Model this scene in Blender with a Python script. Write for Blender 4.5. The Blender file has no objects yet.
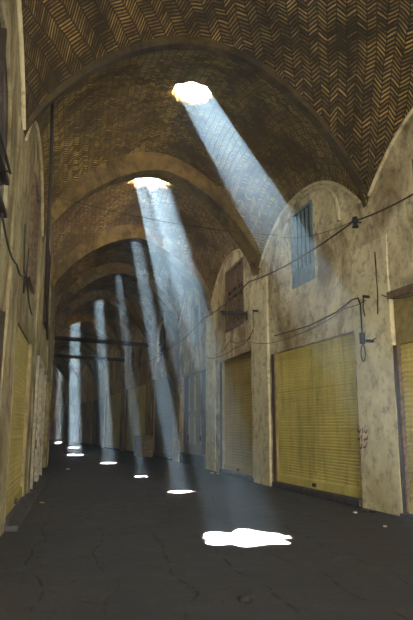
import bpy, bmesh, math, random
from math import sin, cos, pi, atan2, sqrt, hypot, floor
from mathutils import Vector, Matrix
random.seed(7)
sc = bpy.context.scene
COL = sc.collection

# ------------------------------------------------------------------ tagging
def tag(o, label=None, cat=None, group=None, kind=None):
    if label: o['label'] = label
    if cat: o['category'] = cat
    if group: o['group'] = group
    if kind: o['kind'] = kind
    return o

def empty(name, loc=(0, 0, 0), rz=0.0):
    o = bpy.data.objects.new(name, None)
    o.empty_display_size = 0.2
    o.location = loc
    o.rotation_euler = (0, 0, rz)
    COL.objects.link(o)
    return o

ROT0 = 35
class MB:
    def __init__(s):
        s.v = []; s.f = []; s.uv = None
    def quad(s, a, b, c, d):
        n = len(s.v); s.v += [tuple(a), tuple(b), tuple(c), tuple(d)]; s.f.append((n, n+1, n+2, n+3)); return s
    def box(s, x0, x1, y0, y1, z0, z1):
        n = len(s.v)
        s.v += [(x0, y0, z0), (x1, y0, z0), (x1, y1, z0), (x0, y1, z0), (x0, y0, z1), (x1, y0, z1), (x1, y1, z1), (x0, y1, z1)]
        s.f += [tuple(n+i for i in q) for q in ((0, 3, 2, 1), (4, 5, 6, 7), (0, 1, 5, 4), (1, 2, 6, 5), (2, 3, 7, 6), (3, 0, 4, 7))]
        return s
    def grid(s, rows):
        n = len(s.v); h = len(rows); w = len(rows[0])
        for r in rows: s.v += [tuple(p) for p in r]
        for j in range(h-1):
            for i in range(w-1):
                a = n+j*w+i
                s.f.append((a, a+1, a+w+1, a+w))
        return s
    def tube(s, pts, r, sides=8, cap=True):
        pts = [Vector(p) for p in pts]
        rings = []
        prev = None
        for i, p in enumerate(pts):
            t = (pts[min(i+1, len(pts)-1)]-pts[max(i-1, 0)]).normalized()
            ref = prev if prev is not None else (Vector((0, 0, 1)) if abs(t.z) < .9 else Vector((1, 0, 0)))
            a = (ref - t*ref.dot(t)).normalized()
            prev = a
            b = t.cross(a)
            rr = r[i] if isinstance(r, (list, tuple)) else r
            rings.append([p + a*cos(2*pi*k/sides)*rr + b*sin(2*pi*k/sides)*rr for k in range(sides)])
        n = len(s.v)
        for R_ in rings: s.v += [tuple(q) for q in R_]
        for j in range(len(rings)-1):
            for k in range(sides):
                s.f.append((n+j*sides+k, n+j*sides+(k+1) % sides, n+(j+1)*sides+(k+1) % sides, n+(j+1)*sides+k))
        if cap:
            s.f.append(tuple(n+k for k in range(sides))[::-1])
            m = n+(len(rings)-1)*sides
            s.f.append(tuple(m+k for k in range(sides)))
        return s
    def build(s, name, mat, parent=None, bevel=0.0, smooth=False):
        me = bpy.data.meshes.new(name)
        me.from_pydata(s.v, [], s.f)
        me.update()
        bm = bmesh.new(); bm.from_mesh(me)
        bmesh.ops.remove_doubles(bm, verts=bm.verts, dist=1e-5)
        bmesh.ops.recalc_face_normals(bm, faces=bm.faces)
        bm.to_mesh(me); bm.free()
        if smooth:
            for p in me.polygons: p.use_smooth = True
        me.materials.append(mat)
        o = bpy.data.objects.new(name, me)
        COL.objects.link(o)
        if parent: o.parent = parent
        if bevel:
            b = o.modifiers.new('bevel', 'BEVEL'); b.width = bevel; b.segments = 2; b.limit_method = 'ANGLE'
        return o

# ------------------------------------------------------------------ materials
def newmat(name):
    m = bpy.data.materials.new(name); m.use_nodes = True
    nt = m.node_tree
    b = nt.nodes['Principled BSDF']
    return m, nt, b
def N(nt, t, **kw):
    n = nt.nodes.new(t)
    for k, v in kw.items():
        if k == 'inp':
            for i, x in v.items(): n.inputs[i].default_value = x
        else: setattr(n, k, v)
    return n
def L_(nt, a, b): nt.links.new(a, b)
def math_(nt, op, a, b=None, c=None):
    n = nt.nodes.new('ShaderNodeMath'); n.operation = op
    for i, x in enumerate((a, b, c)):
        if x is None: continue
        if isinstance(x, (int, float)): n.inputs[i].default_value = x
        else: L_(nt, x, n.inputs[i])
    return n.outputs[0]
def ramp(nt, src, stops):
    r = nt.nodes.new('ShaderNodeValToRGB')
    e = r.color_ramp.elements
    while len(e) < len(stops): e.new(0.5)
    for el, (p, c) in zip(e, stops):
        el.position = p; el.color = (*c, 1) if len(c) == 3 else c
    L_(nt, src, r.inputs[0])
    return r.outputs[0]
def noise(nt, vec, scale, detail=6, rough=.6, dist=0.0):
    n = nt.nodes.new('ShaderNodeTexNoise'); n.inputs['Scale'].default_value = scale
    n.inputs['Detail'].default_value = detail; n.inputs['Roughness'].default_value = rough
    n.inputs['Distortion'].default_value = dist
    L_(nt, vec, n.inputs['Vector']); return n.outputs['Fac']
def mixc(nt, fac, a, b, mode='MIX'):
    n = nt.nodes.new('ShaderNodeMix'); n.data_type = 'RGBA'; n.blend_type = mode
    for s_, x in ((n.inputs[0], fac), (n.inputs[6], a), (n.inputs[7], b)):
        if isinstance(x, (int, float)): s_.default_value = x
        elif isinstance(x, tuple): s_.default_value = (*x, 1)
        else: L_(nt, x, s_)
    return n.outputs[2]
def bump(nt, b, h, strength=.5, dist=.02):
    n = nt.nodes.new('ShaderNodeBump'); n.inputs['Strength'].default_value = strength
    n.inputs['Distance'].default_value = dist
    L_(nt, h, n.inputs['Height']); L_(nt, n.outputs[0], b.inputs['Normal'])
def mapping(nt, vec, scale):
    n = nt.nodes.new('ShaderNodeMapping'); n.inputs['Scale'].default_value = scale
    L_(nt, vec, n.inputs['Vector']); return n.outputs[0]

def plaster(name, c1, c2, c3, stain=.5):
    """old flaking plaster: two paint tones, brown stains and streaks"""
    m, nt, b = newmat(name)
    g = nt.nodes.new('ShaderNodeNewGeometry').outputs['Position']
    n1 = noise(nt, g, .7, 8, .62, 1.0)
    n2 = noise(nt, mapping(nt, g, (1, 1, .6)), 1.1, 8, .66, 1.0)
    n3 = noise(nt, g, 5, 8, .7)
    n4 = noise(nt, g, 30, 4, .6)
    c = mixc(nt, ramp(nt, n1, [(.38, (0, 0, 0)), (.62, (1, 1, 1))]), c1, c2)
    c = mixc(nt, math_(nt, 'MULTIPLY', ramp(nt, n2, [(.46, (0, 0, 0)), (.62, (1, 1, 1))]), stain), c, c3)
    c = mixc(nt, ramp(nt, n3, [(.3, (.75, .75, .75)), (.5, (0, 0, 0))]), c, tuple(x*.55 for x in c3))
    c = mixc(nt, ramp(nt, n3, [(.62, (0, 0, 0)), (.7, (.6, .6, .6))]), c, tuple(min(1, x*1.25) for x in c1))
    L_(nt, c, b.inputs['Base Color'])
    b.inputs['Roughness'].default_value = .9
    h = math_(nt, 'ADD', math_(nt, 'MULTIPLY', n3, 1.5), math_(nt, 'MULTIPLY', n4, .4))
    bump(nt, b, h, .7, .035)
    return m

def simple(name, c, rough=.7, metal=0.0, var=.35, scale=6, bmp=.2):
    m, nt, b = newmat(name)
    g = nt.nodes.new('ShaderNodeNewGeometry').outputs['Position']
    n1 = noise(nt, g, scale, 6, .65)
    n2 = noise(nt, g, scale*7, 4, .6)
    d = tuple(x*(1-var) for x in c); e = tuple(min(1, x*(1+var*.5)) for x in c)
    cc = mixc(nt, ramp(nt, n1, [(.35, (0, 0, 0)), (.65, (1, 1, 1))]), d, e)
    cc = mixc(nt, ramp(nt, n2, [(.3, (.5, .5, .5)), (.5, (0, 0, 0))]), cc, tuple(x*.6 for x in d))
    L_(nt, cc, b.inputs['Base Color'])
    b.inputs['Roughness'].default_value = rough; b.inputs['Metallic'].default_value = metal
    if bmp: bump(nt, b, n2, bmp, .01)
    return m

def chevron_brick(name, lit, mid, dark, w=.20, t=.070):
    """herringbone laid brick in raking columns, with joints, worn and sooty patches"""
    m, nt, b = newmat(name)
    uv = nt.nodes.new('ShaderNodeUVMap').outputs[0]
    g = nt.nodes.new('ShaderNodeNewGeometry').outputs['Position']
    # irregular courses
    nz = nt.nodes.new('ShaderNodeTexNoise'); nz.inputs['Scale'].default_value = 1.1; nz.inputs['Detail'].default_value = 3
    L_(nt, uv, nz.inputs['Vector'])
    off = nt.nodes.new('ShaderNodeVectorMath'); off.operation = 'MULTIPLY_ADD'
    L_(nt, nz.outputs['Color'], off.inputs[0]); off.inputs[1].default_value = (.18, .18, 0); L_(nt, uv, off.inputs[2])
    sp = nt.nodes.new('ShaderNodeSeparateXYZ'); L_(nt, off.outputs[0], sp.inputs[0])
    p = math_(nt, 'DIVIDE', sp.outputs[0], w)
    tri = math_(nt, 'MULTIPLY', math_(nt, 'PINGPONG', p, 1.0), w*.62)
    q = math_(nt, 'DIVIDE', math_(nt, 'ADD', sp.outputs[1], tri), t)
    fq = math_(nt, 'FRACT', q); fp = math_(nt, 'FRACT', p)
    # joint masks
    dq = math_(nt, 'ABSOLUTE', math_(nt, 'SUBTRACT', fq, .5))          # 0 mid brick .. .5 joint
    dp = math_(nt, 'ABSOLUTE', math_(nt, 'SUBTRACT', fp, .5))
    jq = ramp(nt, dq, [(.18, (1, 1, 1)), (.32, (0, 0, 0))])
    jp = ramp(nt, dp, [(.42, (1, 1, 1)), (.49, (0, 0, 0))])
    brick = math_(nt, 'MULTIPLY', jq, jp)
    cell = nt.nodes.new('ShaderNodeCombineXYZ')
    L_(nt, math_(nt, 'FLOOR', p), cell.inputs[0]); L_(nt, math_(nt, 'FLOOR', q), cell.inputs[1])
    wn = nt.nodes.new('ShaderNodeTexWhiteNoise'); wn.noise_dimensions = '3D'; L_(nt, cell.outputs[0], wn.inputs['Vector'])
    r = wn.outputs['Value']
    n1 = noise(nt, g, .55, 7, .65, .8); n2 = noise(nt, g, 2.6, 6, .7)
    base = ramp(nt, r, [(0, mid), (.55, mid), (.8, lit), (1, lit)])
    worn = ramp(nt, n2, [(.42, (0, 0, 0)), (.58, (1, 1, 1))])
    base = mixc(nt, math_(nt, 'MULTIPLY', worn, .55), base, lit)
    base = mixc(nt, ramp(nt, n1, [(.40, (.85, .85, .85)), (.60, (0, 0, 0))]), base, dark)
    joint = mixc(nt, .5, dark, tuple(x*.4 for x in mid))
    patch = ramp(nt, noise(nt, g, 1.3, 6, .6, .5), [(.30, (.35, .35, .35)), (.44, (1, 1, 1))])
    c = mixc(nt, math_(nt, 'MULTIPLY', brick, patch), joint, base)
    L_(nt, c, b.inputs['Base Color']); b.inputs['Roughness'].default_value = .85
    h = math_(nt, 'ADD', math_(nt, 'MULTIPLY', brick, math_(nt, 'ADD', .5, math_(nt, 'MULTIPLY', r, .8))), math_(nt, 'MULTIPLY', n2, .5))
    bump(nt, b, h, 1.0, .035)
    return m

def floor_mat():
    m, nt, b = newmat('worn_paving')
    g = nt.nodes.new('ShaderNodeNewGeometry').outputs['Position']
    n1 = noise(nt, g, .5, 8, .65, .8); n2 = noise(nt, g, 3.5, 8, .7, .3); n3 = noise(nt, g, 28, 5, .7)
    rot = nt.nodes.new('ShaderNodeMapping'); rot.inputs['Rotation'].default_value = (0, 0, math.radians(-13)); L_(nt, g, rot.inputs[0])
    wv = nt.nodes.new('ShaderNodeTexNoise'); wv.inputs['Scale'].default_value = .35; L_(nt, g, wv.inputs['Vector'])
    sp = nt.nodes.new('ShaderNodeSeparateXYZ'); L_(nt, rot.outputs[0], sp.inputs[0])
    xx = math_(nt, 'ADD', sp.outputs[0], math_(nt, 'MULTIPLY', wv.outputs['Fac'], 1.4))
    fr = math_(nt, 'FRACT', math_(nt, 'MULTIPLY', xx, 1.35))
    line = ramp(nt, math_(nt, 'ABSOLUTE', math_(nt, 'SUBTRACT', fr, .5)), [(.0, (1, 1, 1)), (.035, (0, 0, 0))])
    brk = ramp(nt, n2, [(.45, (0, 0, 0)), (.6, (1, 1, 1))])
    line = math_(nt, 'MULTIPLY', line, brk)
    v = nt.nodes.new('ShaderNodeTexVoronoi'); v.feature = 'DISTANCE_TO_EDGE'; v.inputs['Scale'].default_value = 1.1
    L_(nt, mapping(nt, rot.outputs[0], (1, .45, 1)), v.inputs['Vector'])
    crack = ramp(nt, v.outputs['Distance'], [(0, (1, 1, 1)), (.018, (0, 0, 0))])
    crack = math_(nt, 'MULTIPLY', crack, ramp(nt, n2, [(.52, (0, 0, 0)), (.64, (.6, .6, .6))]))
    c = mixc(nt, ramp(nt, n1, [(.35, (0, 0, 0)), (.65, (1, 1, 1))]), FL1, FL2)
    c = mixc(nt, ramp(nt, n2, [(.4, (0, 0, 0)), (.7, (.6, .6, .6))]), c, FL3)
    c = mixc(nt, ramp(nt, n3, [(.55, (0, 0, 0)), (.75, (.5, .5, .5))]), c, tuple(x*1.8 for x in FL3))
    dk = math_(nt, 'MAXIMUM', line, crack)
    c = mixc(nt, math_(nt, 'MULTIPLY', dk, .75), c, (.012, .011, .012))
    L_(nt, c, b.inputs['Base Color'])
    rr = ramp(nt, n2, [(.3, (.55, .55, .55)), (.7, (.85, .85, .85))]); L_(nt, rr, b.inputs['Roughness'])
    h = math_(nt, 'SUBTRACT', math_(nt, 'ADD', math_(nt, 'MULTIPLY', n2, .8), math_(nt, 'MULTIPLY', n3, .25)), dk)
    bump(nt, b, h, .8, .03)
    return m

FL1, FL2, FL3 = (.021, .022, .028), (.040, .041, .050), (.082, .082, .095)
M = {}
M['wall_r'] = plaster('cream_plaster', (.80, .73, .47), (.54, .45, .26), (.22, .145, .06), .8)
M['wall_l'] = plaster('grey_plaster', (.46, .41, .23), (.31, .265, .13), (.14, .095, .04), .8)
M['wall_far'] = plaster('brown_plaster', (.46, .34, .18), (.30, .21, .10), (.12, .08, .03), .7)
M['pier'] = plaster('pale_plaster', (.86, .80, .52), (.74, .67, .40), (.38, .27, .12), .36)
M['brick_gold_glow'] = chevron_brick('herringbone_brick_golden_glow', (.85, .62, .20), (.27, .18, .052), (.08, .052, .018), w=.16, t=.058)  # brighter, yellower copy; part of the bay's bounce glow is in its colour
M['brick'] = chevron_brick('herringbone_brick_dimmed', (.62, .42, .13), (.13, .085, .026), (.03, .02, .008))  # albedo lowered, so the near vault's dimness is in the colour
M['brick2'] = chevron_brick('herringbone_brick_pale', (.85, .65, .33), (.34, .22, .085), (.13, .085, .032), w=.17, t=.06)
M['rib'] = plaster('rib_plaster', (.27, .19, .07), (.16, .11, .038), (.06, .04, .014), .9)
M['rib_dark'] = plaster('dark_brown_brick', (.12, .085, .035), (.07, .05, .022), (.03, .02, .01), .8)  # darker tone for the nearest ribs
M['floor'] = floor_mat()
def shutter_mat(name, c, rust=(.14, .09, .03), stain=.5):
    m, nt, b = newmat(name)
    g = nt.nodes.new('ShaderNodeNewGeometry').outputs['Position']
    n1 = noise(nt, g, .8, 6, .6); n2 = noise(nt, mapping(nt, g, (3, 3, .5)), 1.5, 7, .7); n3 = noise(nt, g, 14, 5, .7)
    cc = mixc(nt, ramp(nt, n1, [(.35, (0, 0, 0)), (.65, (1, 1, 1))]), tuple(x*.75 for x in c), c)
    cc = mixc(nt, math_(nt, 'MULTIPLY', ramp(nt, n2, [(.48, (0, 0, 0)), (.75, (1, 1, 1))]), stain), cc, rust)
    cc = mixc(nt, ramp(nt, n3, [(.62, (0, 0, 0)), (.72, (.7, .7, .7))]), cc, rust)
    L_(nt, cc, b.inputs['Base Color']); b.inputs['Roughness'].default_value = .5
    b.inputs['Metallic'].default_value = .0
    bump(nt, b, n3, .15, .01)
    return m
M['sh_yellow'] = shutter_mat('yellow_shutter', (.74, .62, .22))
M['sh_yellow2'] = shutter_mat('deep_yellow_shutter', (.80, .70, .22))
M['sh_ochre'] = shutter_mat('ochre_shutter', (.58, .44, .11), stain=.4)
M['sh_olive'] = shutter_mat('olive_shutter', (.60, .52, .17))
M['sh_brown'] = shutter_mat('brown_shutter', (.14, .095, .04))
M['panel_grey'] = simple('grey_panel', (.24, .23, .28), .6, var=.25)
M['panel_cream'] = simple('cream_panel', (.42, .37, .24), .6, var=.25)
M['steel'] = simple('dark_iron', (.05, .045, .04), .6, .3)
M['rail'] = simple('painted_rail', (.34, .27, .11), .6)
M['wood'] = simple('weathered_wood', (.20, .14, .085), .8, var=.5, scale=9)
M['wood_dark'] = simple('dark_timber', (.055, .035, .025), .8, var=.4)
M['wood_pale'] = simple('pale_painted_wood', (.46, .42, .30), .7, var=.4, scale=9)
M['blue'] = simple('blue_grey_paint', (.20, .27, .29), .6, var=.3)
M['bluedark'] = simple('gap_shade_tone', (.02, .026, .024), .6, var=.3)  # near-black, carries the shade between the window bars
M['void'] = simple('unlit_interior_colour', (.03, .027, .03), .9)  # dark colour for flat sheets that imitate unlit rooms behind openings
M['glass'] = simple('dusty_glass', (.09, .09, .12), .25, bmp=0)
M['concrete'] = simple('concrete', (.085, .08, .085), .85, var=.4)
M['stone'] = simple('bench_stone', (.30, .25, .16), .85, var=.4)
M['cable'] = simple('black_cable', (.035, .028, .022), .6)
M['red'] = simple('red_paint', (.26, .06, .035), .7, var=.3, scale=30)
M['paper'] = simple('paper_scrap', (.62, .60, .58), .8, bmp=0)
M['card'] = simple('yellow_scrap', (.50, .38, .12), .8, bmp=0)
M['white_metal'] = simple('enamel', (.5, .5, .48), .4)

# ------------------------------------------------------------------ plan of the passage
R = {-2: (7.9, -5.4), -1: (6.6, .4), 0: (5.03, 6.0), 1: (3.28, 11.49), 2: (1.54, 16.98), 3: (.17, 22.41), 4: (-1.35, 27.86),
     5: (-3.2, 33.1), 6: (-5.5, 39.5), 7: (-8, 46.5), 8: (-10.3, 54), 9: (-13.2, 61.5), 10: (-15.5, 66.5), 11: (-17.3, 75.5)}
Lf = {-2: (.85, -8.0), -1: (-.36, -2.3), 0: (-1.56, 3.22), 1: (-2.75, 8.75), 2: (-3.90, 14.05), 3: (-5.05, 19.35), 4: (-6.3, 24.8),
      5: (-7.9, 30.1), 6: (-10.1, 36.5), 7: (-12.6, 43.5), 8: (-14.9, 51.5), 9: (-17.6, 59), 10: (-20.0, 64.0), 11: (-22.0, 73)}
Lf = {k: (x-.20, y) for k, (x, y) in Lf.items()}
ZS, ZR = 6.0, 8.7
ZRK = {-1: 8.7, 0: 8.7, 1: 8.62, 2: 8.5, 3: 8.32, 4: 8.45, 5: 8.4, 6: 8.3, 7: 8.3, 8: 8.3}      # springing and rib apex
OC = {-2: ((4.2, -3.0), .5), -1: ((2.6, 2.6), .55), 0: ((1.25, 8.0), .45), 1: ((-.35, 12.87), .50), 2: ((-1.83, 17.98), .66), 3: ((-3.05, 24.1), .31),
      4: ((-4.5, 28.65), .26), 5: ((-6.68, 35.66), .33), 6: ((-9.78, 43.2), .42), 8: ((-12.4, 54.5), .48), 10: ((-17.1, 68.9), .5)}

def W(side, k, s, off=0.0, z=0.0):
    """point on a wall: s metres along from frame k, off metres into the passage"""
    T = R if side == 'r' else Lf
    A, B = T[k], T[k+1]
    dx, dy = B[0]-A[0], B[1]-A[1]; l = hypot(dx, dy); dx /= l; dy /= l
    nx, ny = (-dy, dx) if side == 'r' else (dy, -dx)
    return Vector((A[0]+dx*s+nx*off, A[1]+dy*s+ny*off, z))
def wlen(side, k):
    T = R if side == 'r' else Lf
    return hypot(T[k+1][0]-T[k][0], T[k+1][1]-T[k][1])
def wang(side, k):
    T = R if side == 'r' else Lf
    return atan2(T[k+1][1]-T[k][1], T[k+1][0]-T[k][0])

# openings (s0, s1, z0, z1)
OPEN = {('r', 0): [(.9, 5.16, 0, 4.05), (2.6, 4.25, 4.75, 6.35)],
        ('r', 1): [(.70, 4.93, 0, 3.52), (2.27, 3.46, 5.03, 7.02)],
        ('r', 2): [(.62, 4.28, 0, 3.84), (1.45, 3.5, 4.78, 6.95)],
        ('r', 3): [(.72, 4.95, 0, 3.92), (1.9, 2.75, 4.9, 6.6)],
        ('r', 4): [(.80, 4.75, 0, 4.1), (2.3, 4.0, 4.95, 7.0)],
        ('r', 5): [(.75, 5.9, 0, 3.95), (2.3, 3.1, 4.9, 6.7), (4.0, 4.8, 4.9, 6.7)],
        ('r', 6): [(.9, 6.4, 0, 3.9), (2.6, 3.4, 4.9, 6.9), (4.2, 5.0, 4.9, 6.9)],
        ('r', 7): [(.9, 6.8, 0, 3.9), (3.4, 4.3, 4.8, 6.9)],
        ('r', 8): [(.9, 6.9, 0, 3.9)], ('r', 9): [(.9, 6.9, 0, 3.9)],
        ('l', 0): [(.35, 4.66, 0, 3.06), (2.0, 4.35, 3.85, 6.3)],
        ('l', 1): [(.62, 3.95, 0, 3.30), (2.0, 3.5, 4.3, 6.4)],
        ('l', 2): [(.65, 2.5, 0, 3.3), (3.0, 4.75, 0, 3.3), (2.0, 3.4, 4.4, 6.6)],
        ('l', 3): [(.8, 4.5, 0, 3.3)], ('l', 4): [(.8, 4.5, 0, 3.3)]}
DEP = {'r': .20, 'l': .11}

def wall_side(side, ks, name, mat, ztop=8.0):
    m = MB()
    for k in ks:
        ln = wlen(side, k)
        op = OPEN.get((side, k), [])
        ss = sorted(set([0, ln] + [o[0] for o in op] + [o[1] for o in op] + [ln*i/6 for i in range(1, 6)]))
        zs = sorted(set([-.1, ztop] + [o[2] for o in op if o[2] > 0] + [o[3] for o in op] + [1, 2, 3, 4.4, 5.5]))
        for i in range(len(ss)-1):
            for j in range(len(zs)-1):
                sm, zm = (ss[i]+ss[i+1])/2, (zs[j]+zs[j+1])/2
                if any(o[0] < sm < o[1] and (o[2] < zm or o[2] == 0) and zm < o[3] for o in op): continue
                m.quad(W(side, k, ss[i], 0, zs[j]), W(side, k, ss[i+1], 0, zs[j]), W(side, k, ss[i+1], 0, zs[j+1]), W(side, k, ss[i], 0, zs[j+1]))
        for (a, b, c, d) in op:
            c2 = -.1 if c == 0 else c
            D = -DEP[side]-.12
            m.quad(W(side, k, a, 0, c2), W(side, k, a, D, c2), W(side, k, a, D, d), W(side, k, a, 0, d))
            m.quad(W(side, k, b, 0, c2), W(side, k, b, D, c2), W(side, k, b, D, d), W(side, k, b, 0, d))
            m.quad(W(side, k, a, 0, d), W(side, k, b, 0, d), W(side, k, b, D, d), W(side, k, a, D, d))
            if c > 0: m.quad(W(side, k, a, 0, c), W(side, k, b, 0, c), W(side, k, b, D, c), W(side, k, a, D, c))
            m.quad(W(side, k, a, D, c2), W(side, k, b, D, c2), W(side, k, b, D, d), W(side, k, a, D, d))   # back of the recess
    return tag(m.build(name, mat), kind='structure')
wr = wall_side('r', range(-2, 4), 'wall_right', M['wall_r'])
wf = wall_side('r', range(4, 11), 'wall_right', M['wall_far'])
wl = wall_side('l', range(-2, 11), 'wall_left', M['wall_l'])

# floor and end walls
fm = MB().box(-34, 12, -12, 84, -.3, 0)
tag(fm.build('floor', M['floor']), kind='structure')
a, b = Vector((*R[11], 0)), Vector((*Lf[11], 0))
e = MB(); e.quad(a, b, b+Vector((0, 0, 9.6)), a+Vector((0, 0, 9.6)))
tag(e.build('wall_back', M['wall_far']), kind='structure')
# street end behind the viewer: wall with a tall gateway
a, b = Vector((*R[-2], 0)), Vector((*Lf[-2], 0)); d = (b-a); l = d.length; d.normalize()
e = MB()
def ep(s, z): return a + d*s + Vector((0, 0, z))
g0, g1, gz = 1.4, l-1.4, 4.5
e.quad(ep(-.3, 0), ep(g0, 0), ep(g0, 9.8), ep(-.3, 9.8)); e.quad(ep(g1, 0), ep(l+.3, 0), ep(l+.3, 9.8), ep(g1, 9.8))
e.quad(ep(g0, gz), ep(g1, gz), ep(g1, 9.8), ep(g0, 9.8))
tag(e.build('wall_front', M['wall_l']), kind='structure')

# ------------------------------------------------------------------ vaults
def lun(v): return max(0.0, 1-abs(2*v-1)**2.3)
def zb(v): return ZS + 1.45*lun(v)
ZE = {k: ZRK.get(k, ZR) + (.10 if k <= 1 else .36) for k in range(-2, 12)}
def zt(k, v):
    e0, e1 = ZE[k], ZE[k+1]
    return e0*(1-v)+e1*v + (9.42-(e0+e1)/2)*(1-(2*v-1)**2)
def gshape(u, p_=1.9): return .62*(1-abs(u)**p_)+.38*sqrt(1-u*u) if abs(u) <= 1 else -(abs(u)-1)*5
def bil(k, u, v):
    a, b, c, d = [Vector((*q, 0)) for q in (Lf[k], R[k], R[k+1], Lf[k+1])]
    t = (u+1)/2
    return (a*(1-t)+b*t)*(1-v) + (d*(1-t)+c*t)*v
def vp(k, u, v):
    p = bil(k, u, v); vv = min(1, max(0, v))
    z0, z1 = zb(vv), zt(k, vv)
    p.z = z0 + (z1-z0)*gshape(u)
    return p
def arcU(k):
    tab = [0.0]; n = 80; prev = vp(k, 0, .5)
    for i in range(1, n+1):
        p = vp(k, 1.06*i/n, .5); tab.append(tab[-1]+(p-prev).length); prev = p
    def f(u):
        x = min(abs(u)/1.06, 1)*n; i = min(int(x), n-1)
        return (tab[i]+(tab[i+1]-tab[i])*(x-i))*(1 if u >= 0 else -1)
    return f
def hole_r(phi, r, k):
    rnd = random.Random(k*31+5)
    a1, a2, a3 = rnd.uniform(0, 6.28), rnd.uniform(0, 6.28), rnd.uniform(0, 6.28)
    e_ = (phi*8/(2*pi)) % 1.0
    octo = cos(pi/8)/cos((e_-.5)*pi/4)
    rag = .06 if k in (2, 3) else .015
    lob = (.13 if k in (2, 3) else .02)*cos(8*phi+a3)
    return r*(octo + lob + rag*sin(5*phi+a1) + rag*sin(13*phi+a2))

UVROT = {0: math.radians(ROT0)}
def build_vault(k, mat, name='ceiling'):
    verts, uvs, faces = [], [], []
    fU = arcU(k); ln = (bil(k, 0, 1)-bil(k, 0, 0)).length
    U0, U1, V0, V1 = -1.06, 1.06, -.01, 1.01
    def add(u, v):
        verts.append(tuple(vp(k, u, v))); U_, V_ = fU(u), v*ln
        ra = UVROT.get(k, 0)
        uvs.append((U_*cos(ra)-V_*sin(ra), U_*sin(ra)+V_*cos(ra))); return len(verts)-1
    if k in OC:
        (ox, oy), r = OC[k]
        # invert the plan map
        u, v = 0., .5
        for _ in range(20):
            p = bil(k, u, v); eu = (bil(k, u+.01, v)-p)/.01; ev = (bil(k, u, v+.01)-p)/.01
            det = eu.x*ev.y-eu.y*ev.x; dx, dy = ox-p.x, oy-p.y
            u += (dx*ev.y-dy*ev.x)/det; v += (eu.x*dy-eu.y*dx)/det
        uc, vc = u, v
        n = 26
        edge = []
        sp_ = lambda q: U1*sin(pi/2*(2*q-1))
        for i in range(n*2): edge.append((sp_(i/(n*2)), V0))
        for i in range(n): edge.append((U1, V0+(V1-V0)*i/n))
        for i in range(n*2): edge.append((-sp_(i/(n*2)), V1))
        for i in range(n): edge.append((U0, V1-(V1-V0)*i/n))
        rings = []; nr = 26
        for j in range(nr+1):
            t = sin(pi/2*j/nr); row = []
            for (eu_, ev_) in edge:
                wx = (eu.x*(eu_-uc)+ev.x*(ev_-vc)); wy = (eu.y*(eu_-uc)+ev.y*(ev_-vc))
                ph = atan2(wy, wx); rr = hole_r(ph, r, k); dd = hypot(wx, wy)
                f0 = rr/dd; f = f0+(1-f0)*t
                row.append(add(uc+(eu_-uc)*f, vc+(ev_-vc)*f))
            rings.append(row)
        m_ = len(edge)
        for j in range(nr):
            for i in range(m_):
                faces.append((rings[j][i], rings[j][(i+1) % m_], rings[j+1][(i+1) % m_], rings[j+1][i]))
    else:
        nu, nv = 48, 24
        idx = [[add(U0+(U1-U0)*i/nu, V0+(V1-V0)*j/nv) for i in range(nu+1)] for j in range(nv+1)]
        for j in range(nv):
            for i in range(nu): faces.append((idx[j][i], idx[j][i+1], idx[j+1][i+1], idx[j+1][i]))
    me = bpy.data.meshes.new(name); me.from_pydata(verts, [], faces); me.update()
    uvl = me.uv_layers.new(name='UVMap')
    for lp in me.loops: uvl.data[lp.index].uv = uvs[lp.vertex_index]
    for p in me.polygons: p.use_smooth = True
    # make every normal face down into the passage
    flip = sum(1 if p.normal.z > 0 else -1 for p in me.polygons) > 0
    if flip: me.flip_normals()
    me.materials.append(mat)
    o = bpy.data.objects.new(name, me); COL.objects.link(o)
    sm = o.modifiers.new('thickness', 'SOLIDIFY'); sm.thickness = .28; sm.offset = -1; sm.use_rim = True
    tag(o, kind='structure')
    return o
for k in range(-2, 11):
    build_vault(k, M['brick2'] if k >= 2 else M['brick_gold_glow'] if k == 1 else M['brick'])

# ribs over the piers
def rib(k, wid, th=.30, inset=.0):
    a, b = Vector((*Lf[k], 0)), Vector((*R[k], 0))
    d = (b-a); half = d.length/2; mid = (a+b)/2; d.normalize(); n = Vector((-d.y, d.x, 0))
    m = MB(); nn = 56
    def prof(u, dz):
        z = ZS + (ZRK.get(k, ZR)-ZS)*gshape(u, 1.6 if k >= 2 else 1.85) + dz
        return mid + d*(u*half) + Vector((0, 0, z))
    rows = []
    for i in range(nn+1):
        u = sin(pi/2*(-1 + 2*i/nn))
        p = prof(u, 0); q = prof(u, th)
        rows.append((p - n*wid/2, p + n*wid/2, q + n*wid/2, q - n*wid/2, p - n*wid/2))
    m.grid(rows)
    return m
for k in range(-1, 11):
    w = {-1: .2, 0: .2, 1: .2, 2: .62, 3: .5}.get(k, .5)
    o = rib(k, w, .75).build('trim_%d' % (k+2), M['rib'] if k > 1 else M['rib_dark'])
    tag(o, kind='structure')

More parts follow.
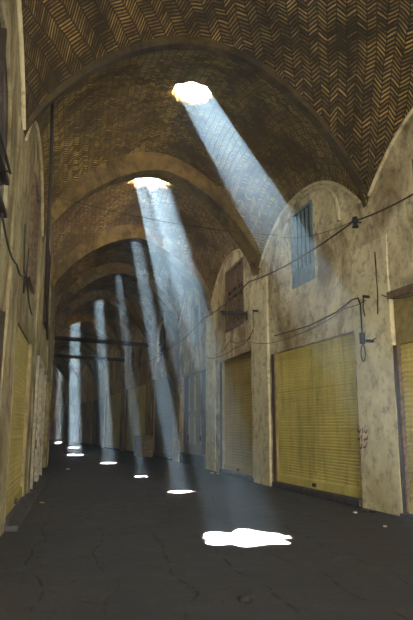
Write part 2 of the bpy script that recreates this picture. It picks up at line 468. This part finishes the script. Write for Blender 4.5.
# pilasters under the ribs
def pilaster(side, k, wid, prot, mat, s_off=0.0, ztop=ZS+.12):
    ang = wang(side, k if (k+1) in R else k-1)
    base = W(side, k, s_off)
    o = empty_mesh = None
    m = MB()
    # slightly uneven faces
    n = 14
    sgn = 1 if side == 'r' else -1
    rnd = random.Random(k*7+(3 if side == 'r' else 9))
    rows = []
    for j in range(n+1):
        z = ztop*j/n
        jx = rnd.uniform(-.012, .012); jp = rnd.uniform(-.012, .012)
        rows.append([(-wid/2+jx, -.05*sgn, z), (-wid/2+jx, (prot+jp)*sgn, z), (wid/2+jx, (prot+jp)*sgn, z), (wid/2+jx, -.05*sgn, z)])
    m.grid(rows)
    top = rows[-1]; m.quad(*top)
    o = m.build('trim_%d' % (20+k+(15 if side == 'l' else 0)), mat)
    o.location = (base.x, base.y, 0); o.rotation_euler = (0, 0, ang)
    return tag(o, kind='structure')
for k in range(-1, 11):
    pilaster('r', k, {0: 1.3, 1: 1.26, 2: 1.4, 3: 1.3, 4: 1.3}  .get(k, 1.2), .022, M['pier'] if k < 4 else M['wall_far'], 0, {1: 5.2}.get(k, 5.75))
for k in range(-1, 11):
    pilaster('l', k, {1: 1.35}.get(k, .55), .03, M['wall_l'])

# ------------------------------------------------------------------ shop fronts
def front_root(side, k, s, off, name):
    p = W(side, k, s, off)
    return empty(name, (p.x, p.y, 0), wang(side, k))      # local +x along the wall, inward = +y (right) or -y (left)

def roller_shutter(side, k, s0, s1, z1, mat, label, zsill=.12, pitch=.088, fascia=0.0, group=None, rail=None, jamb=.05):
    sg = 1 if side == 'r' else -1
    root = front_root(side, k, s0, -DEP[side]+.02, 'roller_shutter')
    tag(root, label, 'shutter', group)
    w = s1-s0
    zt_ = z1 - fascia
    rows = []
    z = zsill+.16; n = int((zt_-z)/pitch)
    ph = (zt_-z)/n
    for i in range(n):
        zz = z+i*ph
        for (dz, dy) in ((0, .0), (.15, .014), (.5, .020), (.80, .014), (.92, .0)):
            rows.append([(.06, (.04+dy)*sg, zz+dz*ph), (w-.06, (.04+dy)*sg, zz+dz*ph)])
    rows.append([(.06, .04*sg, zt_), (w-.06, .04*sg, zt_)])
    MB().grid(rows).build('slat_curtain', mat, root)
    b = MB().box(.05, w-.05, *sorted((.02*sg, .10*sg)), zsill, zsill+.19).build('bottom_rail', mat, root, .008)
    MB().box(w/2-.07, w/2+.07, *sorted((.09*sg, .135*sg)), zsill+.05, zsill+.13).build('lock', M['steel'], b, .005)
    for x in (0.0, w-.08):
        MB().box(x, x+.08, *sorted((.0, .13*sg)), 0, zt_).build('guide_rail', rail or M['rail'], root, .006)
    MB().box(w-jamb, w, *sorted((.0, (DEP[side]-.02+.012)*sg)), zsill, zt_-.01).build('jamb_board', M['wood_dark'], root, .004)
    if fascia > 0:
        MB().box(0, w, *sorted((.0, .10*sg)), zt_, z1-.12).build('fascia_board', M['rail'], root, .01)
        MB().box(0, w, *sorted((.0, .24*sg)), z1-.13, z1).build('lintel_beam', M['wood'], root, .01)
    MB().box(0, w, *sorted((.0, (DEP[side]+.05)*sg)), 0, zsill).build('sill', M['concrete'], root, .02)
    return root
G = 'roller shutters along the passage'
roller_shutter('r', 0, .9, 5.16, 4.05, M['sh_yellow'], 'yellow roller shutter under a wooden lintel, cut off by the right edge of the photo', .06, fascia=1.0, group=G, rail=M['wood'])
roller_shutter('r', 1, .70, 4.93, 3.52, M['sh_yellow2'], 'broad bright yellow roller shutter immediately left of the pier with red writing', .14, .066, group=G)
broad = [o for o in COL.objects if o.get('label', '').startswith('broad bright')][0]
for z_ in (1.05, 2.45): MB().box(.08, 4.15, .062, .070, z_, z_+.018).build('seam_strip', M['sh_ochre'], broad)
MB().box(2.1, 2.14, .062, .072, .48, 3.4).build('centre_strip', M['sh_olive'], broad)
roller_shutter('r', 2, .62, 4.28, 3.84, M['sh_ochre'], 'tall ochre roller shutter below the wooden window with broken panes', .12, group=G)
roller_shutter('r', 4, .8, 4.75, 4.1, M['sh_brown'], 'shutter coloured dark brown for the shade of its opening, behind the stone bench block', .1, group=G)  # dark colour stands in for the shade of a deep opening
roller_shutter('r', 5, .75, 5.9, 3.95, M['sh_ochre'], 'ochre shutter just past the stone bench block, farther down the passage', .1, .12, group=G)
roller_shutter('r', 6, .9, 6.4, 3.9, M['sh_ochre'], 'ochre shutter second past the stone bench block, under a pair of narrow windows', .1, .14, group=G)
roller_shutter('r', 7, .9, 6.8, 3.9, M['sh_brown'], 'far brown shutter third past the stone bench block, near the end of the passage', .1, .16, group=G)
roller_shutter('l', 0, .35, 4.66, 3.06, M['sh_yellow'], 'yellow roller shutter cut off by the left edge of the photo', .1, group=G, rail=M['wood_dark'], jamb=.62)
roller_shutter('l', 1, .62, 3.95, 3.30, M['sh_olive'], 'olive yellow roller shutter on the left between the flaking pilaster and the pale doors', .16, group=G)

def panel_doors(side, k, s0, s1, z1, cols, label, name, zs=.12, frame=None):
    sg = 1 if side == 'r' else -1
    root = front_root(side, k, s0, -DEP[side]+.02, name); tag(root, label, 'door')
    w = s1-s0; n = len(cols); pw = (w-.2)/n
    for x in (0, w-.1): MB().box(x, x+.1, *sorted((0, .16*sg)), 0, z1).build('door_post', frame or M['wood_pale'], root, .008)
    MB().box(.1, w-.1, *sorted((0, .16*sg)), z1-.14, z1).build('door_head', frame or M['wood_pale'], root, .008)
    MB().box(0, w, *sorted((0, (DEP[side]+.04)*sg)), 0, zs).build('sill', M['concrete'], root, .02)
    for i, c in enumerate(cols):
        x = .1+i*pw
        m = MB(); m.box(x+.01, x+pw-.01, *sorted((.03*sg, .07*sg)), zs, z1-.14)
        for (a_, b_) in ((.1, .45), (.5, .93)):
            z0_, z1_ = zs+(z1-zs)*a_, zs+(z1-zs)*b_
            for (p0, p1, q0, q1) in ((x+.05, x+.12, z0_, z1_), (x+pw-.12, x+pw-.05, z0_, z1_), (x+.12, x+pw-.12, z0_, z0_+.07), (x+.12, x+pw-.12, z1_-.07, z1_)):
                m.box(p0, p1, *sorted((.07*sg, .095*sg)), q0, q1)
        pn = m.build('door_leaf', c, root, .004)
        if i % 2 == 0:
            MB().box(x+pw-.07, x+pw-.03, *sorted((.09*sg, .14*sg)), 1.0, 1.22).build('handle', M['steel'], pn, .004)
    return root
panel_doors('r', 3, .72, 4.95, 3.92, [M['panel_grey'], M['panel_cream'], M['panel_cream'], M['panel_grey']], 'tall folding shop door in grey and cream panels beyond the ochre shutter on the right', 'folding_door', .45)
panel_doors('l', 2, .65, 2.5, 3.3, [M['wood_pale'], M['wood_pale']], 'narrow pale wooden double door directly past the olive yellow shutter', 'wooden_door')
panel_doors('l', 2, 3.0, 4.75, 3.3, [M['wood'], M['wood_pale']], 'weathered brown and pale wooden door, farthest seen on the left wall', 'wooden_door')

# ------------------------------------------------------------------ windows (setting)
def win_root(side, k, s0, n):
    p = W(side, k, s0, -DEP[side]+.04)
    r = empty('window_%d' % n, (p.x, p.y, 0), wang(side, k)); tag(r, kind='structure'); return r
def window_generic(side, k, s0, s1, z0, z1, n, frame, pane, nv=2, nh=3, mull=.05, fw=.09, dark=(), parts='frame'):
    sg = 1 if side == 'r' else -1
    r = win_root(side, k, s0, n); w = s1-s0
    m = MB()
    Y = lambda a_, b_: sorted((a_*sg, b_*sg))
    m.box(0, fw, *Y(0, .14), z0, z1).box(w-fw, w, *Y(0, .14), z0, z1).box(fw, w-fw, *Y(0, .14), z1-fw, z1).box(fw, w-fw, *Y(0, .14), z0, z0+fw)
    m.build('window_frame', frame, r, .006)
    m = MB()
    for i in range(1, nv+1):
        x = fw+(w-2*fw)*i/(nv+1); m.box(x-mull/2, x+mull/2, *Y(.02, .10), z0+fw, z1-fw)
    for j in range(1, nh+1):
        z = z0+(z1-z0)*j/(nh+1); m.box(fw, w-fw, *Y(.03, .09), z-mull/2, z+mull/2)
    if nv or nh: m.build('window_bars', frame, r)
    MB().box(fw, w-fw, *Y(.01, .03), z0+fw, z1-fw).build('pane', pane, r)
    return r
# near right edge
window_generic('r', 0, 2.6, 4.25, 4.75, 6.35, 1, M['wood_dark'], M['glass'], 1, 1)
# blue-grey barred window over the broad shutter
r = win_root('r', 1, 2.27, 2); w = 1.19; z0, z1 = 5.03, 7.02
m = MB(); m.box(0, .07, 0, .19, z0, z1).box(w-.07, w, 0, .19, z0, z1).box(.07, w-.07, 0, .19, z1-.07, z1)
m.build('window_frame', M['blue'], r, .006)
MB().box(.07, w-.07, .04, .17, z0, z0+.42).build('lower_panel', M['blue'], r, .01)
for i in range(5):
    x = .17+i*(w-.34)/4
    MB().box(x-.028, x+.028, .10, .16, z0+.42, z1-.07).build('bar', M['blue'], r, .004)
MB().box(.07, w-.07, .02, .05, z0+.42, z1-.07).build('shutter_board', M['bluedark'], r)  # near-black board imitates the dark gaps between the bars
# wooden window with broken panes
r = win_root('r', 2, 1.45, 3); w = 2.05; z0, z1 = 4.78, 6.95
m = MB(); m.box(0, .1, 0, .19, z0, z1).box(w-.1, w, 0, .19, z0, z1).box(.1, w-.1, 0, .19, z1-.1, z1).box(.1, w-.1, 0, .23, z0, z0+.1)
m.build('window_frame', M['wood'], r, .008)
lw = (w-.2)/3
zm = [(z0+.12, z0+.95, 'board'), (z0+.98, z0+1.38, 'hole'), (z0+1.40, z1-.12, 'board')]
for i in range(3):
    x0_ = .1+i*lw
    m = MB(); m.box(x0_+.01, x0_+.08, .08, .15, z0+.1, z1-.1).box(x0_+lw-.08, x0_+lw-.01, .08, .15, z0+.1, z1-.1)
    for zc in (z0+.1, z0+.93, z0+1.17, z0+1.38, z1-.19): m.box(x0_+.08, x0_+lw-.08, .08, .15, zc, zc+.07)
    leaf = m.build('casement', M['wood'], r)
    MB().box(x0_+.08, x0_+lw-.08, .09, .12, z0+.17, z0+.93).build('lower_board', M['wood'], leaf)
    MB().box(x0_+.08, x0_+lw-.08, .09, .12, z0+1.45, z1-.19).build('upper_board', M['wood'], leaf)
    MB().box(x0_+.08, x0_+lw-.08, .05, .06, z0+.95, z0+1.45).build('dark_gap_sheet', M['void'], leaf)  # dark sheet behind the missing panes, coloured like an unlit room
window_generic('r', 3, 1.9, 2.75, 4.9, 6.6, 4, M['blue'], M['glass'], 1, 2)
def arched_window(side, k, s0, s1, z0, z1, n, pane, frame):
    sg = 1 if side == 'r' else -1
    r = win_root(side, k, s0, n); w = s1-s0
    zc = z1-w*.65
    arc = [(w/2 - w/2*cos(pi*i/16), zc+(z1-zc)*(1-abs(1-i/8)**2.0)) for i in range(17)]
    # spandrel filling of the square recess
    m = MB()
    for i in range(16):
        (xa, za), (xb, zb_) = arc[i], arc[i+1]
        m.quad((xa, (DEP[side]-.035)*sg, za), (xb, (DEP[side]-.035)*sg, zb_), (xb, (DEP[side]-.035)*sg, z1+.001), (xa, (DEP[side]-.035)*sg, z1+.001))
        m.quad((xa, (DEP[side]-.035)*sg, za), (xb, (DEP[side]-.035)*sg, zb_), (xb, .03*sg, zb_), (xa, .03*sg, za))
    m.build('arched_surround', M['wall_r'] if side == 'r' else M['wall_l'], r)
    m = MB()
    m.box(w/2-.03, w/2+.03, *sorted((.03*sg, .09*sg)), z0, z1-.05)
    for j in (1, 2): m.box(0, w, *sorted((.03*sg, .09*sg)), z0+(zc-z0)*j/2-.03, z0+(zc-z0)*j/2+.03)
    m.build('window_bars', frame, r)
    MB().box(0, w, *sorted((0, .02*sg)), z0, z1).build('pane', pane, r)
    return r
arched_window('r', 4, 2.3, 4.0, 4.95, 7.0, 5, M['glass'], M['wood'])
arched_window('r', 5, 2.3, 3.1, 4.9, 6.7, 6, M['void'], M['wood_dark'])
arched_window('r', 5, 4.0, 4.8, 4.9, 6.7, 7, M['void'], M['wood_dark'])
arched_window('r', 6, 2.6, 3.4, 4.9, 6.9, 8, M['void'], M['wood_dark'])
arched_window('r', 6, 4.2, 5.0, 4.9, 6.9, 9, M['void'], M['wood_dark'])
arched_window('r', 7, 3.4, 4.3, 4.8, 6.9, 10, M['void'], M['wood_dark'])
arched_window('l', 0, 2.0, 4.35, 3.85, 6.3, 11, M['glass'], M['wood_dark'])
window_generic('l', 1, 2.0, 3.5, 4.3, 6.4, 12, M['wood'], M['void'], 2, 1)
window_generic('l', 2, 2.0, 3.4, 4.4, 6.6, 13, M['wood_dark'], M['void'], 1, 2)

# raised archivolt moulding around lunettes on the right wall
def archivolt(k, idn, side='r'):
    ln = wlen(side, k); m = MB(); pts = []
    for i in range(41):
        v = .03+.94*i/40
        p = W(side, k, ln*v, .03, zb(v)-.03); pts.append(p)
    m.tube(pts, .035, 6)
    tag(m.build('trim_%d' % idn, M['pier']), kind='structure')
for i, k in enumerate((0, 1, 2, 3)): archivolt(k, 60+i)
for i, k in enumerate((0, 1)): archivolt(k, 70+i, 'l')

# niche arch over the barred window: plaster moulding
pts = []
for i in range(25):
    a_ = pi*i/24
    pts.append(W('r', 1, 2.55+1.5*cos(a_)*1.0, .02, 6.05+1.22*sin(a_)**.8))
tag(MB().tube(pts, .05, 6).build('trim_64', M['wall_r']), kind='structure')

# ------------------------------------------------------------------ objects
# stone bench block
p = W('r', 4, 4.15, .08); root = empty('stone_bench', (p.x, p.y, 0), wang('r', 4))
tag(root, 'square stone bench block with a flat slab against the right wall, far down', 'bench')
MB().box(0, 1.75, -.02, .62, 0, .98).build('block', M['stone'], root, .03)
MB().box(-.06, 1.81, -.02, .68, .98, 1.1).build('slab', M['stone'], root, .02)

# bracket shelf with a lamp housing under the broken window
p = W('r', 2, 1.15, .0); root = empty('iron_bracket', (p.x, p.y, 5.0), wang('r', 2))
tag(root, 'black iron bracket jutting from the wall below the wooden window with broken panes', 'bracket')
MB().tube([(0, 0, 0), (0, .35, .0), (0, .80, -.02)], .035, 8).build('arm', M['steel'], root)
MB().tube([(0, 0, -.14), (0, .22, -.02)], .012, 6).build('stay', M['steel'], root)
MB().box(-.06, .06, .02, .86, .01, .07).build('tray', M['steel'], root, .01)
MB().box(-.08, .08, -.01, .02, -.2, .1).build('wall_plate', M['steel'], root, .005)

def cable(name, pts, r, label, cat, mat='cable', group=None, sag=0.0, n=14):
    out = []
    for i in range(len(pts)-1):
        a_, b_ = Vector(pts[i]), Vector(pts[i+1])
        s_ = sag if not isinstance(sag, (list, tuple)) else sag[i]
        for j in range(n):
            t = j/n; q = a_.lerp(b_, t); q.z -= 4*s_*t*(1-t); out.append(q)
    out.append(Vector(pts[-1]))
    o = MB().tube(out, r, 6).build(name, M[mat], smooth=True)
    return tag(o, label, cat, group)
cable('power_cable', [W('r', -1, 4.0, .2, 5.3), W('r', 0, 3.5, .22, 5.55), W('r', 1, .1, .26, 5.68), W('r', 2, .2, .24, 5.8), W('r', 3, .1, .24, 5.7), W('r', 4, .1, .24, 5.3), W('r', 5, .1, .24, 5.1), W('r', 6, .1, .24, 5.1)], .018,
      'thick black cable running high along the whole right wall across both near windows', 'cable', sag=[.05, .06, .14, .12, .1, .1, .1])
cable('wire', [W('r', 1, .25, .17, 5.75), W('r', 1, 3.9, .05, 6.55)], .008, 'thin wire strung above the broad yellow shutter, past the barred window', 'wire', sag=.12)
cable('wire', [W('r', 1, 4.3, .05, 6.75), W('l', 1, 4.3, .05, 6.9)], .008, 'thin wire strung across the passage under the second arch', 'wire', sag=.18)
cable('wire', [W('r', 1, .12, .05, 4.05), W('r', 1, .8, .10, 4.02), W('r', 1, 2.4, .09, 3.82), W('r', 1, 4.7, .09, 3.8), W('r', 2, .3, .16, 4.0)], .008, 'drooping wire fixed just above the broad yellow shutter', 'wire', sag=.03)
cable('wire', [W('r', 2, .3, .16, 4.15), W('r', 2, 2.4, .04, 4.1), W('r', 2, 4.6, .04, 4.05), W('r', 3, .1, .16, 4.2)], .011, 'tangled wire hanging just above the ochre shutter', 'wire', sag=.06)
cable('wire', [W('r', 2, .4, .05, 4.4), W('r', 2, 1.3, .04, 4.22), W('r', 2, 2.9, .04, 4.42), W('r', 2, 4.9, .04, 4.15)], .010, 'upper loop of wire on the plaster over the ochre shutter', 'wire', sag=.1)
cable('wire', [W('r', 0, 5.35, .04, 4.05), W('r', 0, 4.6, .04, 3.85), W('r', 0, 3.9, .04, 3.95)], .010, 'short wire across the boarding over the shutter at the right edge', 'wire', sag=.05)
cable('wire', [W('l', 3, 2, .05, 5.3), W('r', 4, 1.2, .05, 5.4)], .012, 'upper thin wire spanning the passage deep inside', 'wire', sag=.2)
# conduit with socket on the near pier
pt = [W('r', 1, 4.6, .04, 3.98), W('r', 1, 2.6, .04, 3.93), W('r', 1, 1.3, .04, 4.02), W('r', 1, .62, .05, 4.16), W('r', 1, .38, .06, 4.15), W('r', 1, .30, .06, 4.0), W('r', 1, .29, .06, 3.35)]
p = pt[-1]; root = empty('conduit_pipe', (p.x, p.y, p.z), wang('r', 1))
tag(root, 'bent dark conduit with a black socket end on the pier with red writing', 'conduit')
loc = Matrix.Rotation(-wang('r', 1), 3, 'Z')
MB().tube([loc @ (q-p) for q in pt], .016, 8).build('pipe', M['wood_dark'], root)
MB().tube([(0, 0, .06), (0, 0, -.16)], .06, 10).build('socket', M['steel'], root)
lp = [(-.03+.075*sin(t_), .02, -.18-.17*(1-cos(t_))) for t_ in [2*pi*i/20 for i in range(21)]]
MB().tube(lp, .012, 6, False).build('cable_loop', M['cable'], root)
# small hooks on the piers
def hook(k, s, z, label, l_=.3, horiz=True):
    p = W('r', k, s, .11); root = empty('wall_hook', (p.x, p.y, z), wang('r', k)); tag(root, label, 'hook')
    MB().tube([(0, -.12, 0), (0, .06, 0)], .03, 8).build('peg', M['steel'], root)
    MB().tube([(0, .05, 0), (-l_*.5, .06, -.03), (-l_, .05, .01)] if horiz else [(0, .05, 0), (0.02, .06, -l_*.6), (.0, .04, -l_)], .012, 6).build('rod', M['steel'], root)
hook(1, -.02, 3.2, 'small iron rod fixed level beside the socket on the pier with red writing')
hook(1, .02, 4.1, 'iron peg with hanging rod above the socket on the near pier', .4, False)
hook(2, .05, 4.9, 'iron peg on the second pier at the height of the bracket', .5, False)
cable('vertical_conduit', [W('r', 0, 5.50, .03, 4.95), W('r', 0, 5.48, .03, 4.1), W('r', 0, 5.52, .03, 3.7)], .013, 'upright thin dark pipe at the top of the pier by the right edge shutter', 'pipe', 'wood_dark')
# insulator on the near pier
p = W('r', 1, .1, .17, 5.68); root = empty('insulator', p, wang('r', 1)); tag(root, 'dark insulator holding the thick cable on the pier with red writing', 'insulator')
MB().tube([(0, -.1, .0), (0, .12, 0)], .02, 6).build('bolt', M['steel'], root)
MB().tube([(0, .04, -.12), (0, .04, -.04), (0, .04, 0), (0, .04, .1)], [.07, .045, .075, .05], 10).build('spool', M['steel'], root)

# left side: hanging cable, loops, balcony rail
cable('hanging_cable', [W('l', 1, 1.8, .30, 8.35), W('l', 1, 2.0, .34, 6.6), W('l', 1, 2.55, .32, 5.1), W('l', 1, 3.3, .30, 4.2), W('l', 2, .5, .25, 3.7)], .035,
      'thick black cable hanging down the left side from the vault', 'cable')
cable('wire', [W('l', 1, -.2, .14, 4.6), W('l', 1, .2, .14, 3.9), W('l', 1, .7, .1, 3.8), W('l', 1, 1.1, .1, 4.6)], .014, 'looped wire on the left wall above the olive yellow shutter', 'wire', sag=.18)
cable('wire', [W('l', 0, 3.4, .08, 4.0), W('l', 0, 4.9, .12, 3.8), W('l', 1, .4, .14, 4.0), W('l', 1, 2.6, .1, 3.7)], .014, 'sagging wire from the left arched window to the next pier', 'wire', sag=.12)
p = W('l', 0, 2.2, .0); root = empty('iron_railing', (p.x, p.y, 4.75), wang('l', 0)); tag(root, 'black iron rail across the tall dark window on the left', 'railing')
MB().tube([(.55, -.07, 0), (1.75, -.07, 0)], .02, 8).build('rail', M['steel'], root)
for x in (.6, 1.7): MB().tube([(x, .12, 0), (x, -.08, 0)], .016, 6).build('bracket', M['steel'], root)
# left kerb ledges belong to the setting
for i, (k, s0, s1) in enumerate(((1, .6, 3.95), (1, 4.0, 5.3), (2, .4, 4.9))):
    p = W('l', k, s0)
    o = MB().box(0, s1-s0, -.24, .02, 0, .09).build('trim_%d' % (80+i), M['concrete'], None, .02)
    o.location = (p.x, p.y, 0); o.rotation_euler = (0, 0, wang('l', k)); tag(o, kind='structure')

# tie beams across the far passage
def tie(kf, z, label, r=.11):
    def pt(side, f): k = int(floor(f)); return W(side, k, (f-k)*wlen(side, k), -.05, z)
    a_, b_ = pt('l', kf), pt('r', kf)
    o = MB().tube([a_.lerp(b_, i/8) for i in range(9)], r, 8).build('tie_beam', M['wood_dark'], smooth=True)
    tag(o, label, 'beam', 'timber tie beams across the far passage')
tie(5.04, 6.12, 'nearer and higher dark timber beam spanning the far passage', .12)
tie(6.0, 5.95, 'lower, farther dark timber beam spanning the passage', .11)

# red writing on the near pier
root = empty('red_writing', W('r', 1, .42, .03, 1.2), wang('r', 1)); tag(root, 'small red painted script on the near right pier beside the yellow shutter', 'writing')
def strokes(lines):
    m = MB()
    for pts_ in lines:
        for i in range(len(pts_)-1):
            (x0_, q0), (x1_, q1) = pts_[i], pts_[i+1]
            d_ = Vector((x1_-x0_, 0, q1-q0)); L0 = d_.length or 1; nn_ = Vector((-d_.z, 0, d_.x))/L0*.016
            A_, B_ = Vector((x0_, 0, q0)), Vector((x1_, 0, q1))
            m.quad(A_-nn_, B_-nn_, B_+nn_, A_+nn_)
    return m
S1 = [[(.10, .38), (.06, .30), (.0, .31), (-.04, .37)], [(.0, .43), (.03, .43)], [(-.1, .42), (-.1, .28)], [(-.2, .38), (-.24, .30), (-.30, .33), (-.31, .40)], [(-.26, .45), (-.23, .44)]]
S2 = [[(.12, .22), (.07, .13), (.01, .17), (-.02, .11), (-.08, .14)], [(-.15, .24), (-.16, .08)], [(-.22, .2), (-.27, .11), (-.33, .17)], [(.05, .06), (.08, .05)]]
S3 = [[(.04, .02), (-.03, -.07), (-.12, -.04)], [(-.16, .04), (-.2, -.09), (-.27, -.06)], [(-.06, -.12), (-.03, -.13)]]
# local +x runs away from the viewer, so reading order is mirrored back here
for S in (S1, S2, S3):
    for l_ in S: strokes([[(-x*.8, z*.8) for x, z in l_]]).build('brush_stroke', M['red'], root)

# litter
def scrap(x, y, s, mat, label, seed, name='paper_scrap', cat='litter'):
    rnd = random.Random(seed); n = 7
    m = MB()
    top = [(s*(.6+.5*rnd.random())*cos(2*pi*i/n), s*.7*(.6+.5*rnd.random())*sin(2*pi*i/n), .012+rnd.random()*s*.35) for i in range(n)]
    bot = [(a_*.9, b_*.9, 0.0) for a_, b_, c_ in top]
    k = len(m.v); m.v += top+bot+[(0, 0, s*.3)]
    for i in range(n):
        m.f.append((i, (i+1) % n, n+(i+1) % n, n+i)); m.f.append((i, 2*n, (i+1) % n))
    m.f.append(tuple(range(2*n-1, n-1, -1)))
    o = m.build(name, M[mat]); o.location = (x, y, .001); o.rotation_euler = (0, 0, rnd.random()*6)
    tag(o, label, cat, 'litter on the floor')
import importlib
f_, H_ = 590., 1.55
th = math.atan(117/f_); ct, st = cos(th), sin(th)
def ground(x, y):
    u = (x-206.5)/f_; v = (310-y)/f_
    d_ = (u, ct-v*st, st+v*ct); t = -H_/d_[2]; return d_[0]*t, d_[1]*t
for i, (x, y, s, mt, lb) in enumerate((
        (305.5, 493, .05, 'paper', 'white scrap in front of the left half of the broad yellow shutter'),
        (341, 497.5, .05, 'paper', 'pale crumpled scrap below the right half of the broad yellow shutter'),
        (355, 513, .05, 'paper', 'pale scrap at the foot of the pier with red writing, left of the dark litter'),
        (385, 527, .045, 'paper', 'white scrap lying nearest the right edge of the photo'),
        (212, 473.5, .09, 'paper', 'white rubbish at the foot of the folding door pier'),
        (218, 474, .07, 'paper', 'smaller white rubbish right of the folding door pier'),
        (67.5, 469.5, .10, 'paper', 'small pale stone-like scrap near the left wall'),
        (42, 503, .07, 'card', 'yellowish scrap beside the left kerb'),
        (365, 512, .07, 'steel', 'dark scrap against the base of the pier with red writing'),
        (246, 600, .10, 'steel', 'flattened dark rag on the paving in the centre foreground'),
        (373, 512.5, .08, 'steel', 'larger dark rag at the outer corner of the pier with red writing'))):
    gx, gy = ground(x, y); scrap(gx, gy, s, mt, lb, i+1)
# dark broken patch of paving in the foreground
gx, gy = ground(246, 600)

DENS = .0041
# ------------------------------------------------------------------ haze
m = bpy.data.materials.new('dusty_air'); m.use_nodes = True; nt = m.node_tree
nt.nodes.remove(nt.nodes['Principled BSDF'])
vs = nt.nodes.new('ShaderNodeVolumeScatter')
vs.inputs['Color'].default_value = (.50, .76, 1.0, 1)
vs.inputs['Anisotropy'].default_value = .12
geo = nt.nodes.new('ShaderNodeNewGeometry'); sx_ = nt.nodes.new('ShaderNodeSeparateXYZ'); L_(nt, geo.outputs['Position'], sx_.inputs[0])
def mr(src, a_, b_, c_, d_):
    q = nt.nodes.new('ShaderNodeMapRange'); q.interpolation_type = 'SMOOTHSTEP'
    for i_, x_ in enumerate((a_, b_, c_, d_)): q.inputs[i_+1].default_value = x_
    L_(nt, src, q.inputs[0]); return q.outputs[0]
high = mr(sx_.outputs[2], 2.6, 6.8, .18, 1.15)
deep = mr(sx_.outputs[1], 9.5, 17, 0.0, 1.15)
L_(nt, math_(nt, 'MULTIPLY', math_(nt, 'MAXIMUM', high, deep), DENS), vs.inputs['Density'])
L_(nt, vs.outputs[0], nt.nodes['Material Output'].inputs['Volume'])
for x0, x1, y0, y1, lb in ((-3, 9, -7.4, 12, 'thin haze around the viewer in the nearest bays'), (-8, 5, 12, 24, 'dusty haze in the bays under the second and third roof holes'),
        (-12, 1.5, 24, 38, 'dusty haze in the middle of the passage'), (-26, -3, 38, 80, 'dusty haze at the far end of the passage')):
    o = MB().box(x0, x1, y0, y1-.02, .004, 9.7).build('haze', m)
    tag(o, lb, 'haze', kind='stuff')

# ------------------------------------------------------------------ light
SUN = Vector((2.36, -8.95, -9.35)).normalized()
DS = 8000.0
ld = bpy.data.lights.new('sun', 'POINT'); ld.energy = 430*4*pi*DS*DS; ld.shadow_soft_size = DS*.006; ld.color = (1, .95, .88)
so = bpy.data.objects.new('sun', ld); so.location = Vector((-1.8, 18, 9.3)) - SUN*DS; COL.objects.link(so)
w = bpy.data.worlds.new('sky'); sc.world = w; w.use_nodes = True
bg = w.node_tree.nodes['Background']; bg.inputs[0].default_value = (1, .95, .86, 1); bg.inputs[1].default_value = 10.5
def portal(loc, rot, sx, sy):
    l_ = bpy.data.lights.new('sky_portal', 'AREA'); l_.shape = 'RECTANGLE'; l_.size = sx; l_.size_y = sy
    l_.cycles.is_portal = True
    o = bpy.data.objects.new('sky_portal', l_); o.location = loc; o.rotation_euler = rot; COL.objects.link(o)
for k, ((x, y), r_) in OC.items(): portal((x, y, 9.85), (0, 0, 0), r_*2.6, r_*2.6)
gm = ep((g0+g1)/2, gz/2); nrm = Vector((-d.y, d.x, 0))
if nrm.y < 0: nrm = -nrm
portal(gm - nrm*.05, nrm.to_track_quat('-Z', 'Y').to_euler(), g1-g0, gz)

# ------------------------------------------------------------------ camera
cd = bpy.data.cameras.new('camera'); co = bpy.data.objects.new('camera', cd); COL.objects.link(co)
cd.sensor_fit = 'VERTICAL'; cd.sensor_height = 24; cd.lens = 24*590/620; cd.clip_end = 300; cd.clip_start = .05
co.location = (0, 0, 1.55); co.rotation_euler = (pi/2+th, 0, 0)
sc.camera = co
sc.view_settings.view_transform = 'Standard'; sc.view_settings.look = 'None'; sc.view_settings.gamma = 1
sc.view_settings.use_curve_mapping = False
sc.view_settings.exposure = 1.4
cy = sc.cycles
cy.max_bounces = 10; cy.diffuse_bounces = 7; cy.glossy_bounces = 2; cy.volume_bounces = 0; cy.transparent_max_bounces = 64
cy.sample_clamp_indirect = 30
cy.use_denoising = True
cy.use_adaptive_sampling = False
cy.use_light_tree = False
cy.denoising_prefilter = 'ACCURATE'
cy.volume_step_rate = .12; cy.volume_preview_step_rate = .12; cy.volume_max_steps = 512
